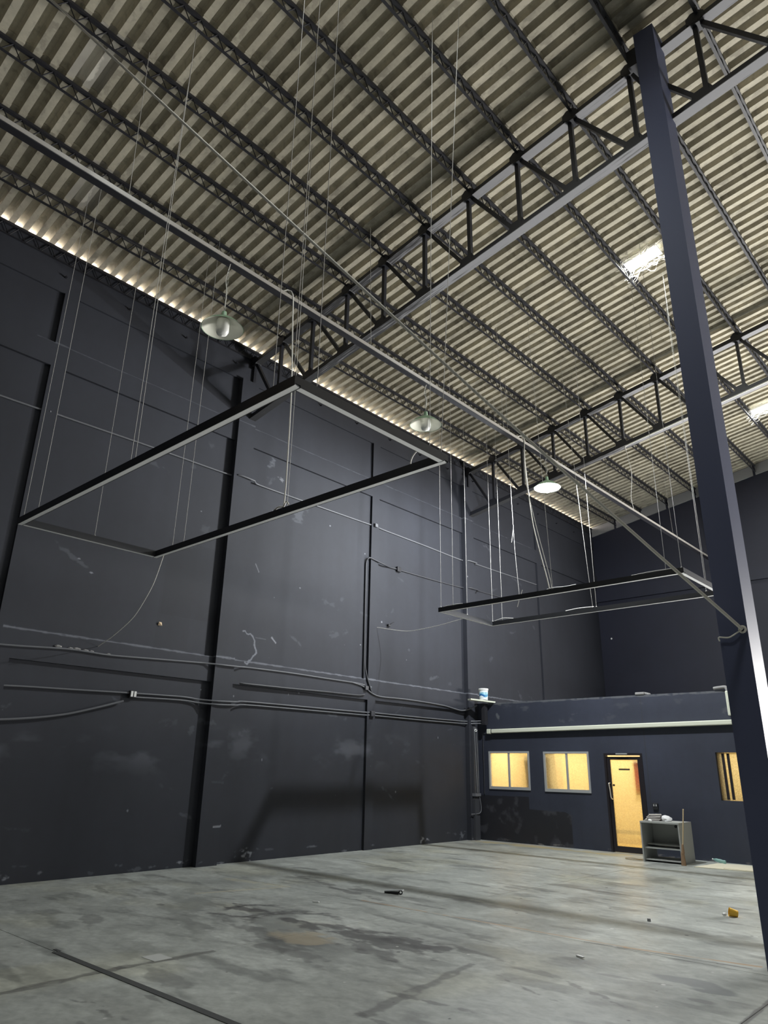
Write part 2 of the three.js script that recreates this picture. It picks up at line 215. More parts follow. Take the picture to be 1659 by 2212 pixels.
// ------------------------------------------------------------------ roof: lapped fibre cement tiles, each with two deep rolls
const tilePaint = (s, tone) => new Paint(256, 128, 0, 1.2, 0, 0.6).fill((x, y, o) => { const m = fbm(x * 4 + s, y * 6, 4), f = fbm(x * 30 + s, y * 30, 2), d = sstep(0.58, 0.75, fbm(x * 7 + s * 3, y * 9, 4)); const b = tone * (0.80 + 0.4 * m) * (0.92 + 0.16 * f) * (1 - 0.25 * d); o[0] = b * 1.08; o[1] = b; o[2] = b * 0.79; }).texture();
const tileMats = [[1, 0.40], [20, 0.36], [55, 0.43], [83, 0.38], [120, 0.33]].map(([s, t]) => new THREE.MeshStandardMaterial({ map: tilePaint(s, t), roughness: 0.9, metalness: 0, side: THREE.DoubleSide }));
const stainTile = new THREE.MeshStandardMaterial({ map: new Paint(256, 128, 0, 1.2, 0, 0.6).fill((x, y, o) => { const b = 0.37 * (0.8 + 0.4 * fbm(x * 4 + 9, y * 6, 4)); o[0] = b * 1.06; o[1] = b; o[2] = b * 0.86; }).blob(0.55, 0.19, 0.42, 0.10, [0.66, 0.63, 0.55], 0.9, 6, 0.4).texture(), roughness: 0.9, side: THREE.DoubleSide });
const PITCH = 0.232, TILE_W = 2 * PITCH;
const tileGeo = (() => {
  const roll = [[0, 0], [0.102, 0], [0.106, 0.042], [0.118, 0.074], [0.140, 0.086], [0.194, 0.086], [0.216, 0.074], [0.228, 0.042], [0.232, 0]], pr = [];
  for (let r = 0; r < 2; r++) roll.forEach(([z, y], i) => { if (r && !i) return; pr.push([-(z + r * PITCH), y]); });
  const s0 = -0.07, s1 = STEP * 1.0134 + 0.10, lift = 0.020, th = 0.014, pos = [], uv = [];
  const quad = (a, b, c, d) => { for (const p of [a, b, c, a, c, d]) { pos.push(p[0], p[1], p[2]); uv.push((p[0] + 0.1) / 1.2, -p[2] / 0.6); } };
  for (let i = 0; i + 1 < pr.length; i++) {
    const [za, ya] = pr[i], [zb, yb] = pr[i + 1];
    quad([s0, ya + lift, za], [s1, ya, za], [s1, yb, zb], [s0, yb + lift, zb]);
    quad([s1, ya, za], [s1, ya + th, za], [s1, yb + th, zb], [s1, yb, zb]);
  }
  const g = new THREE.BufferGeometry(); g.setAttribute('position', new THREE.Float32BufferAttribute(pos, 3)); g.setAttribute('uv', new THREE.Float32BufferAttribute(uv, 2)); g.computeVertexNormals(); return g;
})();
const ceiling = structure('ceiling');
{
  camera.updateMatrixWorld(); camera.updateProjectionMatrix();
  const ang = Math.atan(SLOPE), list = [], p = V(0, 0, 0);
  for (let k = 0; k < RIDGE; k++) for (let j = 0; j * TILE_W < ZF - ZB; j++) {
    const x = nodeX(k), z = ZF - j * TILE_W; if (z - TILE_W < ZB - 0.5) continue;
    const t = { x, y: roofY(x), z, k, j, m: Math.floor(hash(k * 7 + 3, j * 13 + 1) * 5) };
    p.set(x + 0.5, roofY(x + 0.5), z - 0.23); t.d = p.distanceTo(camera.position); p.project(camera); t.seen = p.z < 1 && Math.abs(p.x) < 1.05 && Math.abs(p.y) < 1.05 && k >= 0; list.push(t);
  }
  list.sort((a, b) => (a.seen === b.seen ? a.d - b.d : a.seen ? -1 : 1));
  const rest = tileMats.map(() => []);
  list.forEach((t, n) => {
    const special = (t.k === 3 && t.j === 22) || (t.k === 1 && t.j === 24);
    if (n < 300) { const o = new THREE.Mesh(tileGeo, special ? stainTile : tileMats[t.m]); o.name = 'roof_tile'; o.position.set(t.x, t.y, t.z); o.rotation.z = ang; o.castShadow = o.receiveShadow = true; ceiling.add(o); }
    else rest[t.m].push(tileGeo.clone().rotateZ(ang).translate(t.x, t.y, t.z));
  });
  rest.forEach((g, i) => { const o = obj('roof_tiles', g, tileMats[i], ceiling); o.userData.kind = 'stuff'; });
  const far = new THREE.Shape(); const xr = nodeX(RIDGE), xe = XR + 0.4, ye = roofY(2 * xr - xe); far.moveTo(xr, roofY(xr) + 0.06); far.lineTo(xe, ye + 0.06); far.lineTo(xe, ye); far.lineTo(xr, roofY(xr)); far.closePath();
  obj('far_roof_slope', new THREE.ExtrudeGeometry(far, { depth: ZF - ZB + 0.4, bevelEnabled: false }).translate(0, 0, ZB - 0.2), mat(0.30, 0.285, 0.24, 0.95), ceiling);
}

// ------------------------------------------------------------------ lattice purlins
const ORD = ['first', 'second', 'third', 'fourth', 'fifth', 'sixth', 'seventh', 'eighth', 'ninth', 'tenth', 'eleventh', 'twelfth', 'thirteenth', 'fourteenth', 'fifteenth', 'sixteenth'];
for (let k = 0; k < 13; k++) {
  const x = nodeX(k) + 0.06, yb = nodeY(nodeX(k)) + 0.085, yt = nodeY(nodeX(k)) + ROOF - 0.02, za = ZB, zb = 17.5;
  const t = thing('purlin', k ? `dark lattice steel purlin, ${ORD[k]} up the roof slope counting from the eave` : 'dark lattice steel purlin along the eave above the long black wall', 'purlin', [0, 0, 0], 'lattice purlins under the roof tiles');
  obj('top_chord', box(x - 0.03, x + 0.03, yt - 0.045, yt, za, zb), M.purlin, t);
  obj('bottom_chord', [box(x - 0.022, x + 0.022, yb - 0.006, yb, za, zb), box(x - 0.022, x - 0.016, yb, yb + 0.04, za, zb)], M.purlin, t);
  const bars = [], pitch = 0.27; let n = 0;
  for (let z = zb; z - pitch / 2 > za; z -= pitch / 2, n++) { const up = n % 2; bars.push(rod(V(x, up ? yt - 0.03 : yb, z), V(x, up ? yb : yt - 0.03, z - pitch / 2), 0.0095, 4)); }
  obj('lacing', bars, M.purlin, t);
}

// ------------------------------------------------------------------ roof trusses
const flangePaint = (() => { const p = new Paint(512, 32, 0, 16, 0, 1).fill((x, y, o) => { const n = fbm(x * 3, y * 9 + 4, 4), f = fbm(x * 0.7, 3, 3); const b = 0.03 + 0.20 * sstep(0.42, 0.62, 0.6 * n + 0.4 * f + 0.16 * sstep(3, 7, x) - 0.22 * sstep(5, 1.5, x)); o[0] = b; o[1] = b; o[2] = b * 1.06; }); return p.texture(); })();  // worn grey streaks, plus reflected light put into the colour further up the slope
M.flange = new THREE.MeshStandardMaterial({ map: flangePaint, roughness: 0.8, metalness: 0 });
function truss(z, label) {
  const t = thing('roof_truss', label, 'truss'), N = RIDGE;
  const T = (k) => V(nodeX(k), nodeY(nodeX(k)), z), B = (k) => V(nodeX(k), nodeY(nodeX(k)) - TRUSS_H, z);
  const a = V(0.02, nodeY(0.02), z), b = V(0.02, nodeY(0.02) - TRUSS_H, z);
  obj('top_chord', bar(a, T(N), 0.10, 0.11), M.steel, t);
  obj('bottom_chord', bar(b, B(N), 0.10, 0.11), M.steel, t);
  const off = V(0, -0.0625, 0);
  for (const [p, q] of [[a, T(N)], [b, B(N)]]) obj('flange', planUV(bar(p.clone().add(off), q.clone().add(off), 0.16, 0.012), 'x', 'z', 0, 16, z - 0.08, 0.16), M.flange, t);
  for (let k = 0; k < N; k++) {
    const x = Math.max(0.05, nodeX(k));
    obj('vertical', bar(V(x, nodeY(x), z), V(x, nodeY(x) - TRUSS_H, z), 0.065, 0.065), M.steel, t);
    if (k + 1 < N) obj('diagonal', bar(V(x + 0.05, nodeY(x), z), V(nodeX(k + 1) - 0.12, nodeY(nodeX(k + 1)) - TRUSS_H + 0.03, z), 0.065, 0.065), M.steel, t);
    const s = new THREE.Shape(); for (let n = 0; n < 8; n++) { const q = n * Math.PI / 4 + 0.39, r = 0.135; s[n ? 'lineTo' : 'moveTo'](r * Math.cos(q), r * 0.9 * Math.sin(q)); } s.closePath();
    obj('gusset', new THREE.ExtrudeGeometry(s, { depth: 0.16, bevelEnabled: false }).translate(x + 0.03, nodeY(x) + 0.02, z - 0.08), M.steel, t);
    obj('joint_plate', new THREE.ExtrudeGeometry(new THREE.Shape([new THREE.Vector2(-0.22, 0), new THREE.Vector2(0.1, 0), new THREE.Vector2(0.06, 0.12), new THREE.Vector2(-0.16, 0.12)]), { depth: 0.05, bevelEnabled: false }).rotateZ(Math.atan(SLOPE)).translate(x, nodeY(x) - TRUSS_H + 0.05, z - 0.025), M.steel, t);
  }
  return t;
}
truss(Z1, 'dark steel parallel-chord roof truss carried by the tall square column');
truss(Z2, 'dark steel parallel-chord roof truss high above the office front');
// cream conduit clipped under the further truss, its cable dropping to the lamp rail
{
  const t = thing('truss_conduit', 'cream conduit clipped along the bottom of the far roof truss', 'conduit');
  obj('pipe', tube([[4.98, nodeY(4.95) - TRUSS_H - 0.22, Z2 + 0.1], [4.97, nodeY(4.95) - TRUSS_H - 0.10, Z2 + 0.1], [5.08, nodeY(5.05) - TRUSS_H - 0.085, Z2 + 0.1], [6, nodeY(6) - TRUSS_H - 0.085, Z2 + 0.1], [9, nodeY(9) - TRUSS_H - 0.085, Z2 + 0.1], [12, nodeY(12) - TRUSS_H - 0.085, Z2 + 0.1]], 0.014, 6, 60), M.cable, t);
  obj('drop_cable', tube([[4.98, nodeY(4.95) - TRUSS_H - 0.2, Z2 + 0.1], [4.9, 8.8, -5.8], [4.5, 8.5, -6.6], [4.25, 8.42, -7.3]], 0.006, 5), M.wire, t);
}

// ------------------------------------------------------------------ tall column
{
  const t = thing('column', 'tall square dark steel column standing free on the floor under the truss', 'column', [9.235, 0, 2.66]);
  obj('shaft', box(-0.14, 0.14, 0, 11.74, -0.19, 0.19), M.columnPaint, t);
  obj('cap_bracket', [box(-0.3, -0.14, 11.3, 11.62, -0.14, 0.1), bar(V(-0.28, 11.25, 0), V(-0.13, 10.9, 0), 0.05, 0.05)], M.steel, t);
}

// ------------------------------------------------------------------ lamp rail and its hangers
const RX = 4.2, RY = 8.34;
{
  const t = thing('lamp_rail', 'long thin steel rail hung under the roof carrying the pendant lamps', 'rail');
  obj('rail_base', box(RX - 0.055, RX + 0.055, RY - 0.006, RY + 0.006, ZB, 14), M.purlin, t);  // underside given a darker colour, standing in for its shade
  obj('rail_side', [box(RX + 0.043, RX + 0.055, RY, RY + 0.07, ZB, 14), box(RX - 0.055, RX - 0.043, RY, RY + 0.07, ZB, 14)], M.rail, t);  // sides paler, the light they catch put into the colour
  for (const z of [12, 7.6, 3.1, -1.0, -6.0, -10.2]) { const hg = obj('hanger', rod(V(RX, RY + 0.03, z), V(RX - 0.05, roofY(RX) - 0.1, z + 0.05), 0.004, 5), M.wire, t); obj('hook', new THREE.TorusGeometry(0.03, 0.005, 5, 10).translate(RX, RY + 0.09, z), M.chain, hg); }
}

// ------------------------------------------------------------------ pendant lamps
const shadeOut = new THREE.LatheGeometry([[0.03, 0.168], [0.07, 0.165], [0.09, 0.150], [0.145, 0.122], [0.205, 0.080], [0.255, 0.036], [0.286, 0.0], [0.290, 0.0]].map(([x, y]) => new THREE.Vector2(x, y)), 40);
const shadeIn = new THREE.LatheGeometry([[0.02, 0.147], [0.085, 0.143], [0.14, 0.116], [0.20, 0.074], [0.25, 0.031], [0.281, 0.001]].map(([x, y]) => new THREE.Vector2(x, y)), 40);
const bulbGeo = new THREE.LatheGeometry([[0.05, 0.14], [0.088, 0.12], [0.09, 0.02], [0.088, -0.05], [0.07, -0.09], [0.04, -0.108], [0, -0.112]].map(([x, y]) => new THREE.Vector2(x, y)), 24);
M.shadeGreen.side = M.shadeCream.side = M.opal.side = THREE.DoubleSide;
M.litBulb = new THREE.MeshStandardMaterial({ color: rgb(0.9, 0.9, 0.9), emissive: LAMP_WHITE, emissiveIntensity: 14, roughness: 0.4, side: THREE.DoubleSide });
function pendant(x, y, z, label, lit, hangY, power) {
  const t = thing('pendant_lamp', label, 'lamp', [x, y, z], lit ? undefined : 'unlit pendant lamps under the rail');
  const sh = obj('shade', shadeOut, M.shadeGreen, t); obj('reflector', shadeIn, M.shadeCream, sh);
  obj('lamp_bulb', bulbGeo, lit ? M.litBulb : M.opal, t);
  obj('cap', new THREE.CylinderGeometry(0.032, 0.042, 0.10, 14).translate(0, 0.215, 0), M.shadeGreen, t);
  const links = [], top = hangY - y; for (let h = 0.29; h < top - 0.02; h += 0.045) links.push(new THREE.TorusGeometry(0.018, 0.004, 4, 8).scale(0.7, 1.4, 1).rotateY(links.length % 2 ? 1.57 : 0).translate(0, h, 0));
  obj('chain', links, M.chain, t);
  obj('cord', tube([[0.01, 0.33, 0.01], [0.05, 0.33 + (top - 0.33) * 0.3, 0.03], [-0.02, 0.33 + (top - 0.33) * 0.65, 0.02], [0.02, top, 0]], 0.005, 5), M.cable, t);
  if (lit) { const l = new THREE.PointLight(LAMP_WHITE, power, 0, 2); l.position.set(x, y - 0.075, z); l.castShadow = true; l.shadow.radius = 3.6; l.shadow.mapSize.set(1024, 1024); scene.add(l); l.name = 'lamp_light'; }
  return t;
}
pendant(RX, 7.27, 6.03, 'unlit green enamel pendant lamp hanging from the rail before the near truss', false, RY);
pendant(RX, 7.51, 1.62, 'unlit green enamel pendant lamp hanging from the rail between the two trusses', false, RY);
pendant(RX, 7.62, -2.70, 'glowing pendant lamp, the only lit one on the rail', true, RY, LAMP_POWER);

// ------------------------------------------------------------------ glowing roof lights with cobwebs
M.glow = new THREE.MeshStandardMaterial({ color: rgb(0.9, 0.9, 0.9), emissive: rgb(0.95, 1.0, 0.98), emissiveIntensity: 9, roughness: 0.5 });
function roofLight(x, z, label) {
  const y = roofY(x) - 0.035, ang = Math.atan(SLOPE), t = thing('roof_light', label, 'light', [x, y, z], 'glowing roof lights');
  t.rotation.z = ang;
  obj('light_panel', box(-0.36, 0.36, -0.012, 0.0, -0.155, 0.155), M.glow, t);
  obj('rim', [box(-0.38, 0.38, -0.03, 0.02, 0.155, 0.175), box(-0.38, 0.38, -0.03, 0.02, -0.175, -0.155), box(-0.38, -0.36, -0.03, 0.02, -0.155, 0.155), box(0.36, 0.38, -0.03, 0.02, -0.155, 0.155)], M.white, t);
  const strands = [];
  for (let k = 0; k < 46; k++) { const side = k % 3 === 0 ? 1 : -1, xa = rr(-0.5, 0.3), xb = xa + rr(0.15, 0.5), za = side * rr(0.16, 0.30), zb = side * rr(0.18, 0.42), sag = rr(0.02, 0.13); strands.push(tube([[xa, rr(-0.03, 0.0), za], [xa * 0.7 + xb * 0.3, -sag * 0.8, (za * 0.6 + zb * 0.4) * rr(0.95, 1.1)], [xa * 0.3 + xb * 0.7, -sag, zb], [xb, rr(-0.04, 0.0), zb * rr(0.8, 1)]], rr(0.003, 0.011), 4, 8)); }
  for (let k = 0; k < 10; k++) { const a = rr(-0.45, -0.3), z0 = rr(-0.5, 0.25); strands.push(tube([[a - 0.1, rr(-0.22, -0.02), z0], [a, -0.12, z0 - 0.05], [a + 0.15, -0.04, z0 + rr(-0.1, 0.1)]], rr(0.005, 0.012), 4, 6)); }
  const w = obj('cobweb', strands, M.web, t); w.userData.kind = 'stuff';
  const l = new THREE.RectAreaLight(rgb(0.95, 1.0, 0.98), ROOF_LIGHT_NITS, 0.70, 0.30); l.position.set(x + 0.004, y - 0.02, z); l.rotation.order = 'ZXY'; l.rotation.set(-Math.PI / 2, 0, ang); scene.add(l); l.name = 'roof_panel_light';
}
roofLight(7.27, -1.6, 'glowing rectangular roof light with cobwebs between the two trusses');
roofLight(7.27, -9.9, 'glowing rectangular roof light with cobwebs beyond the far truss');
roofLight(7.27, 6.7, 'glowing rectangular roof light with cobwebs before the near truss');

// ------------------------------------------------------------------ hanging light frames
function lightFrame(x0, x1, z0, z1, y, label, wires) {   // outer plan; z0 is the side towards the near truss
  const t = thing('light_frame', label, 'light frame', [(x0 + x1) / 2, y, (z0 + z1) / 2]), L = (x1 - x0) / 2, D = (z0 - z1) / 2, w = 0.075, h = 0.095;
  const profile = (len) => { const s = new THREE.Shape([[-w / 2, 0], [-w / 2 + 0.006, 0], [-w / 2 + 0.006, 0.02], [w / 2 - 0.006, 0.02], [w / 2 - 0.006, 0], [w / 2, 0], [w / 2, h], [-w / 2, h]].map(([a, b]) => new THREE.Vector2(a, b))); return new THREE.ExtrudeGeometry(s, { depth: len, bevelEnabled: false }); };
  for (const s of [1, -1]) {
    const pa = obj('profile', profile(2 * L).rotateY(Math.PI / 2).translate(-L, 0, s * (D - w / 2)), M.frameBlack, t);
    obj('diffuser', box(-L + 0.012, L - 0.012, 0.001, 0.016, s * (D - w / 2) - w / 2 + 0.0075, s * (D - w / 2) + w / 2 - 0.0075), M.diffuser, pa);
    const pb = obj('profile', profile(2 * D - 2 * w).translate(s * (L - w / 2), 0, -D + w), M.frameBlack, t);
    obj('diffuser', box(s * (L - w / 2) - w / 2 + 0.0075, s * (L - w / 2) + w / 2 - 0.0075, 0.001, 0.016, -D + w + 0.002, D - w - 0.002), M.diffuser, pb);
  }
  const cx = (x0 + x1) / 2, cz = (z0 + z1) / 2;
  for (const [x, z, tx, tz] of wires) {
    const top = V((tx ?? x) - cx, roofY(tx ?? x) - 0.12 - y, (tz ?? z) - cz), bot = V(x - cx, h, z - cz);
    const sw = obj('suspension_wire', rod(bot, top, 0.0036, 5), M.wire, t);
    obj('wire_knot', new THREE.SphereGeometry(0.014, 6, 5).scale(1.2, 1, 1.2).translate(bot.x, bot.y + 0.008, bot.z), M.wire, sw);
  }
  return t;
}
const A = { x0: 1.45, x1: 7.27, z0: 7.19, z1: 5.03, y: 4.72 }, Bf = { x0: 2.39, x1: 7.5, z0: -1.02, z1: -3.0, y: 4.75 };
const frameA = lightFrame(A.x0, A.x1, A.z0, A.z1, A.y, 'large black rectangular light frame with pale diffuser hung before the near truss', [
  [1.53, 7.15], [2.0, 7.15], [4.42, 7.15], [4.52, 7.15, 4.97, 7.42], [6.92, 7.15], [7.2, 7.15], [7.23, 6.9], [1.95, 5.07], [2.26, 5.07], [4.67, 5.07], [7.05, 5.07, 7.2, 5.15], [7.23, 5.1, 7.55, 5.0], [1.49, 6.1]]);
const frameB = lightFrame(Bf.x0, Bf.x1, Bf.z0, Bf.z1, Bf.y, 'black rectangular light frame with pale diffuser hung between the two trusses', [
  [2.43, -1.06], [2.75, -1.06], [2.43, -2.0], [2.45, -2.96], [2.71, -2.96], [5.07, -1.06, 4.75, -1.3], [4.92, -2.96, 4.5, -3.2], [5.0, -2.96], [7.2, -1.06], [7.46, -1.06], [7.2, -2.96], [7.46, -2.2]]);
{
  const cA = frameA.position, cB = frameB.position, L = (c, p) => [p[0] - c.x, p[1] - c.y, p[2] - c.z];
  obj('power_cable', tube([[RX - 0.02, RY + 0.08, 5.08], [RX + 0.02, RY + 0.16, 4.98], [RX + 0.05, RY + 0.1, 4.9], [RX + 0.09, RY - 0.4, 4.9], [4.48, 6.6, 4.98], [4.6, 5.2, 5.06], [4.6, 4.84, 5.07]].map((p) => L(cA, p)), 0.0105, 6, 60), M.cable, frameA);
  obj('cable_end', [tube([[4.6, 4.84, 5.07], [4.52, 4.85, 5.09], [4.42, 4.83, 5.08]].map((p) => L(cA, p)), 0.012, 5), tube([[4.6, 4.84, 5.07], [4.66, 4.9, 5.08], [4.7, 4.85, 5.07]].map((p) => L(cA, p)), 0.01, 5)], M.cable, frameA);
  obj('cable_loop', new THREE.TorusGeometry(0.16, 0.008, 5, 20, Math.PI).rotateY(0.1).translate(...L(cA, [6.95, 4.82, 5.07])), M.cable, frameA);
  obj('power_cable', [tube([[RX - 0.02, RY + 0.08, -1.5], [RX + 0.02, RY + 0.15, -1.6], [RX + 0.06, RY + 0.1, -1.7], [RX + 0.1, RY - 0.5, -1.62], [4.62, 6.3, -1.25], [4.95, 5.1, -1.08], [5.0, 4.86, -1.06]].map((p) => L(cB, p)), 0.0105, 6, 60), tube([[RX + 0.07, RY + 0.04, -1.7], [RX + 0.16, RY - 0.9, -1.5], [4.72, 6.2, -1.2], [5.02, 5.1, -1.06], [5.05, 4.86, -1.06]].map((p) => L(cB, p)), 0.007, 5, 50)], M.cable, frameB);
  obj('cable_end', [tube([[4.95, 4.86, -1.06], [5.1, 4.87, -1.05], [5.3, 4.855, -1.06], [5.55, 4.86, -1.06]].map((p) => L(cB, p)), 0.008, 5), tube([[2.5, 4.855, -1.06], [2.75, 4.865, -1.05], [3.0, 4.855, -1.06]].map((p) => L(cB, p)), 0.008, 5), tube([[2.5, 4.855, -2.96], [2.75, 4.89, -2.95], [3.0, 4.855, -2.96]].map((p) => L(cB, p)), 0.008, 5), tube([[4.3, 4.855, -2.96], [4.6, 4.87, -2.95], [4.95, 4.86, -2.96]].map((p) => L(cB, p)), 0.009, 5), tube([[6.6, 4.855, -1.06], [6.95, 4.865, -1.05], [7.3, 4.86, -1.06]].map((p) => L(cB, p)), 0.008, 5)], M.wire, frameB);
}
tag(obj('loose_cable', tube([[1.72, 4.75, 5.06], [1.4, 4.29, 5.01], [0.9, 3.87, 4.98], [0.45, 3.6, 5.05], [0.06, 3.45, 5.1]], 0.006, 5, 40), M.cable), 'thin loose cable curving from the large light frame down to the black wall', 'cable');
tag(obj('loose_cable', tube([[0.01, 4.8, -1.69], [0.7, 4.68, -2.0], [1.5, 4.71, -2.04], [2.0, 4.74, -1.98], [2.42, 4.76, -1.9]], 0.006, 5, 40), M.cable), 'thin loose cable sagging from the smaller light frame to the half pilaster', 'cable');
tag(obj('cut_cable', [tube([[3.3, roofY(3.3) - 0.1, -2.6], [3.3, 8.6, -2.6], [3.33, 6.9, -2.6], [3.38, 6.2, -2.55], [3.46, 5.3, -2.5], [3.46, 5.16, -2.5]], 0.004, 5, 40), tube([[3.46, 5.16, -2.5], [3.55, 5.34, -2.5]], 0.008, 5), tube([[3.46, 5.16, -2.5], [3.40, 4.98, -2.5]], 0.008, 5), tube([[3.34, 6.9, -2.6], [3.27, 6.5, -2.6]], 0.005, 5)], M.wire), 'cut cable with frayed end dangling free beside the glowing lamp', 'cable');

// rope from the column up to the roof
{
  const t = thing('guy_rope', 'pale rope stretched slantwise from the tall column up to the roof', 'rope');
  obj('rope', tube([[9.33, 3.03, 2.87], [7.7, 5.33, 4.75], [5.85, 8.05, 6.9], [4.0, 10.8, 9.07]], 0.019, 6, 60), M.rope, t);
  obj('rope_end', [tube([[9.33, 3.03, 2.87], [9.2, 2.96, 2.88], [9.05, 2.97, 2.88], [8.92, 2.93, 2.88]].map(([x, y, z]) => [Math.max(x, 9.1), y, z]), 0.008, 5), new THREE.TorusGeometry(0.03, 0.012, 6, 12).translate(9.33, 3.03, 2.865)], M.rope, t);
}

// ------------------------------------------------------------------ conduits and cables on the left wall
function conduit(name, label, lines, m, r) { const t = thing(name, label, 'conduit'); for (const l of lines) obj('pipe', tube(l, r, 6, Math.max(20, l.length * 10)), m, t); return t; }
const jbox = (t, x, y, z, s = 0.11, m = M.boxBlack) => obj('junction_box', new RoundedBoxGeometry(0.06, s, s * 1.1, 2, 0.012).translate(x, y, z), m, t);
{
  let t = conduit('conduit_run', 'thin conduit running high across the black wall below the upper beam', [[[0.02, 7.17, 9], [0.02, 7.2, 6.72], [0.075, 7.21, 6.6], [0.02, 7.22, 6.4], [0.02, 7.25, 4.7], [0.03, 7.26, 2.9], [0.155, 7.27, 2.7], [0.155, 7.26, 2.3], [0.03, 7.27, 2.1], [0.02, 7.28, 0.5], [0.02, 7.30, -1.3], [0.075, 7.30, -1.5], [0.02, 7.29, -1.8], [0.02, 7.27, -3.5], [0.02, 7.24, -5.1], [0.155, 7.24, -5.3], [0.155, 7.25, -5.7], [0.02, 7.28, -5.95], [0.02, 7.33, -9.2]]], M.conduit, 0.018); jbox(t, 0.085, 7.3, -1.5, 0.09, M.conduit);
  t = conduit('conduit_run', 'conduit turning over the half pilaster and running towards the office', [[[0.075, 3.3, -1.27], [0.03, 3.62, -1.26], [0.025, 4.6, -1.25], [0.025, 5.9, -1.24], [0.03, 6.3, -1.24], [0.07, 6.43, -1.3], [0.075, 6.42, -1.45], [0.09, 6.37, -1.8], [0.03, 6.37, -2.1], [0.02, 6.38, -2.4], [0.02, 6.40, -3.8], [0.02, 6.44, -5.1], [0.155, 6.45, -5.3], [0.155, 6.46, -5.7], [0.02, 6.5, -5.95], [0.02, 6.53, -7.2]], [[0.075, 3.25, -1.5], [0.075, 3.6, -1.32], [0.03, 3.9, -1.29], [0.025, 4.6, -1.28]]], M.conduitDark, 0.02); jbox(t, 0.04, 6.38, -2.42, 0.13);
  t = conduit('conduit_run', 'pale uneven cable along the lower beam of the black wall', [[[0.075, 3.27, 8], [0.075, 3.28, 6.6], [0.075, 3.34, 5.6], [0.075, 3.33, 4.9], [0.075, 3.36, 4.2], [0.075, 3.41, 3.1], [0.155, 3.41, 2.75], [0.155, 3.42, 2.3], [0.075, 3.44, 2.1], [0.075, 3.45, 1.0], [0.075, 3.44, 0.0], [0.075, 3.43, -1.0], [0.075, 3.41, -1.25]], [[0.075, 3.44, -0.8], [0.075, 3.38, -1.2], [0.075, 3.25, -1.5], [0.075, 3.20, -1.8], [0.075, 3.21, -2.6], [0.075, 3.20, -3.4], [0.075, 3.17, -4.2], [0.075, 3.10, -4.9], [0.155, 3.16, -5.2], [0.31, 3.25, -5.3]]], M.conduit, 0.017); jbox(t, 0.085, 3.35, -1.3, 0.10, M.conduitDark);
  for (const [z, s] of [[5.75, 0.035], [5.55, 0.025], [5.45, 0.04], [5.2, 0.025], [4.9, 0.02], [5.3, 0.03]]) obj('cement_lump', new THREE.DodecahedronGeometry(s).scale(0.5, 0.7, 1.8).translate(0.07, 3.36 - 0.02 * (5.5 - z), z), M.plaster, t);
  t = conduit('conduit_run', 'dark pipe just under the lower beam between the two pilasters', [[[0.03, 3.14, 2.2], [0.075, 3.13, 2.05], [0.075, 3.14, 1.0], [0.075, 3.16, 0.0], [0.075, 3.17, -1.0], [0.075, 3.2, -1.25]]], M.conduitDark, 0.022);
  t = conduit('conduit_run', 'pair of parallel conduits below the lower beam ending at the office corner', [[[0.03, 2.6, 8], [0.03, 2.7, 6.4], [0.03, 2.73, 5.4], [0.03, 2.76, 4.4], [0.03, 2.78, 3.4], [0.04, 2.76, 3.05], [0.155, 2.75, 2.75], [0.155, 2.77, 2.3], [0.04, 2.80, 2.05], [0.03, 2.81, 1.0], [0.03, 2.82, -1.2], [0.075, 2.83, -1.5], [0.03, 2.83, -1.8], [0.03, 2.83, -3.5], [0.04, 2.84, -5.0], [0.155, 2.85, -5.3], [0.40, 2.86, -5.45]], [[0.03, 2.70, 4.3], [0.03, 2.72, 3.4], [0.05, 2.70, 3.05], [0.155, 2.69, 2.75], [0.155, 2.71, 2.3], [0.04, 2.74, 2.05], [0.03, 2.75, 1.0], [0.03, 2.76, -1.2], [0.075, 2.77, -1.5], [0.03, 2.77, -1.8], [0.03, 2.77, -3.5], [0.04, 2.78, -5.0], [0.155, 2.79, -5.3], [0.40, 2.80, -5.45]]], M.conduit, 0.016);
  jbox(t, 0.04, 2.74, 4.36, 0.12); for (const dz of [-0.03, 0.03]) obj('box_clip', box(0.065, 0.08, 2.70, 2.79, 4.36 + dz - 0.02, 4.36 + dz + 0.02), M.white, t); jbox(t, 0.085, 2.8, -1.52, 0.12, M.conduitDark);
  t = conduit('conduit_run', 'single bent pipe sloping up to a free end low on the wall', [[[0.04, 2.16, 8], [0.04, 2.2, 6.6], [0.04, 2.27, 5.9], [0.04, 2.36, 5.4], [0.05, 2.5, 4.9], [0.06, 2.62, 4.52]]], M.conduit, 0.02);
  tag(obj('timber_chip', new THREE.TetrahedronGeometry(0.06).scale(0.35, 0.9, 1).translate(0.02, 4.0, 4.0), mat(0.72, 0.55, 0.36, 0.8)), 'small triangular chip of bare timber stuck in the black wall', 'chip');
  tag(obj('wall_hook', [box(0, 0.06, 4.88, 4.93, -2.13, -2.05), tube([[0.05, 4.93, -2.1], [0.09, 4.97, -2.15], [0.08, 5.0, -2.22]], 0.008, 5)], M.boxBlack), 'small dark metal hook on the wall beside the sagging cable', 'hook');
}

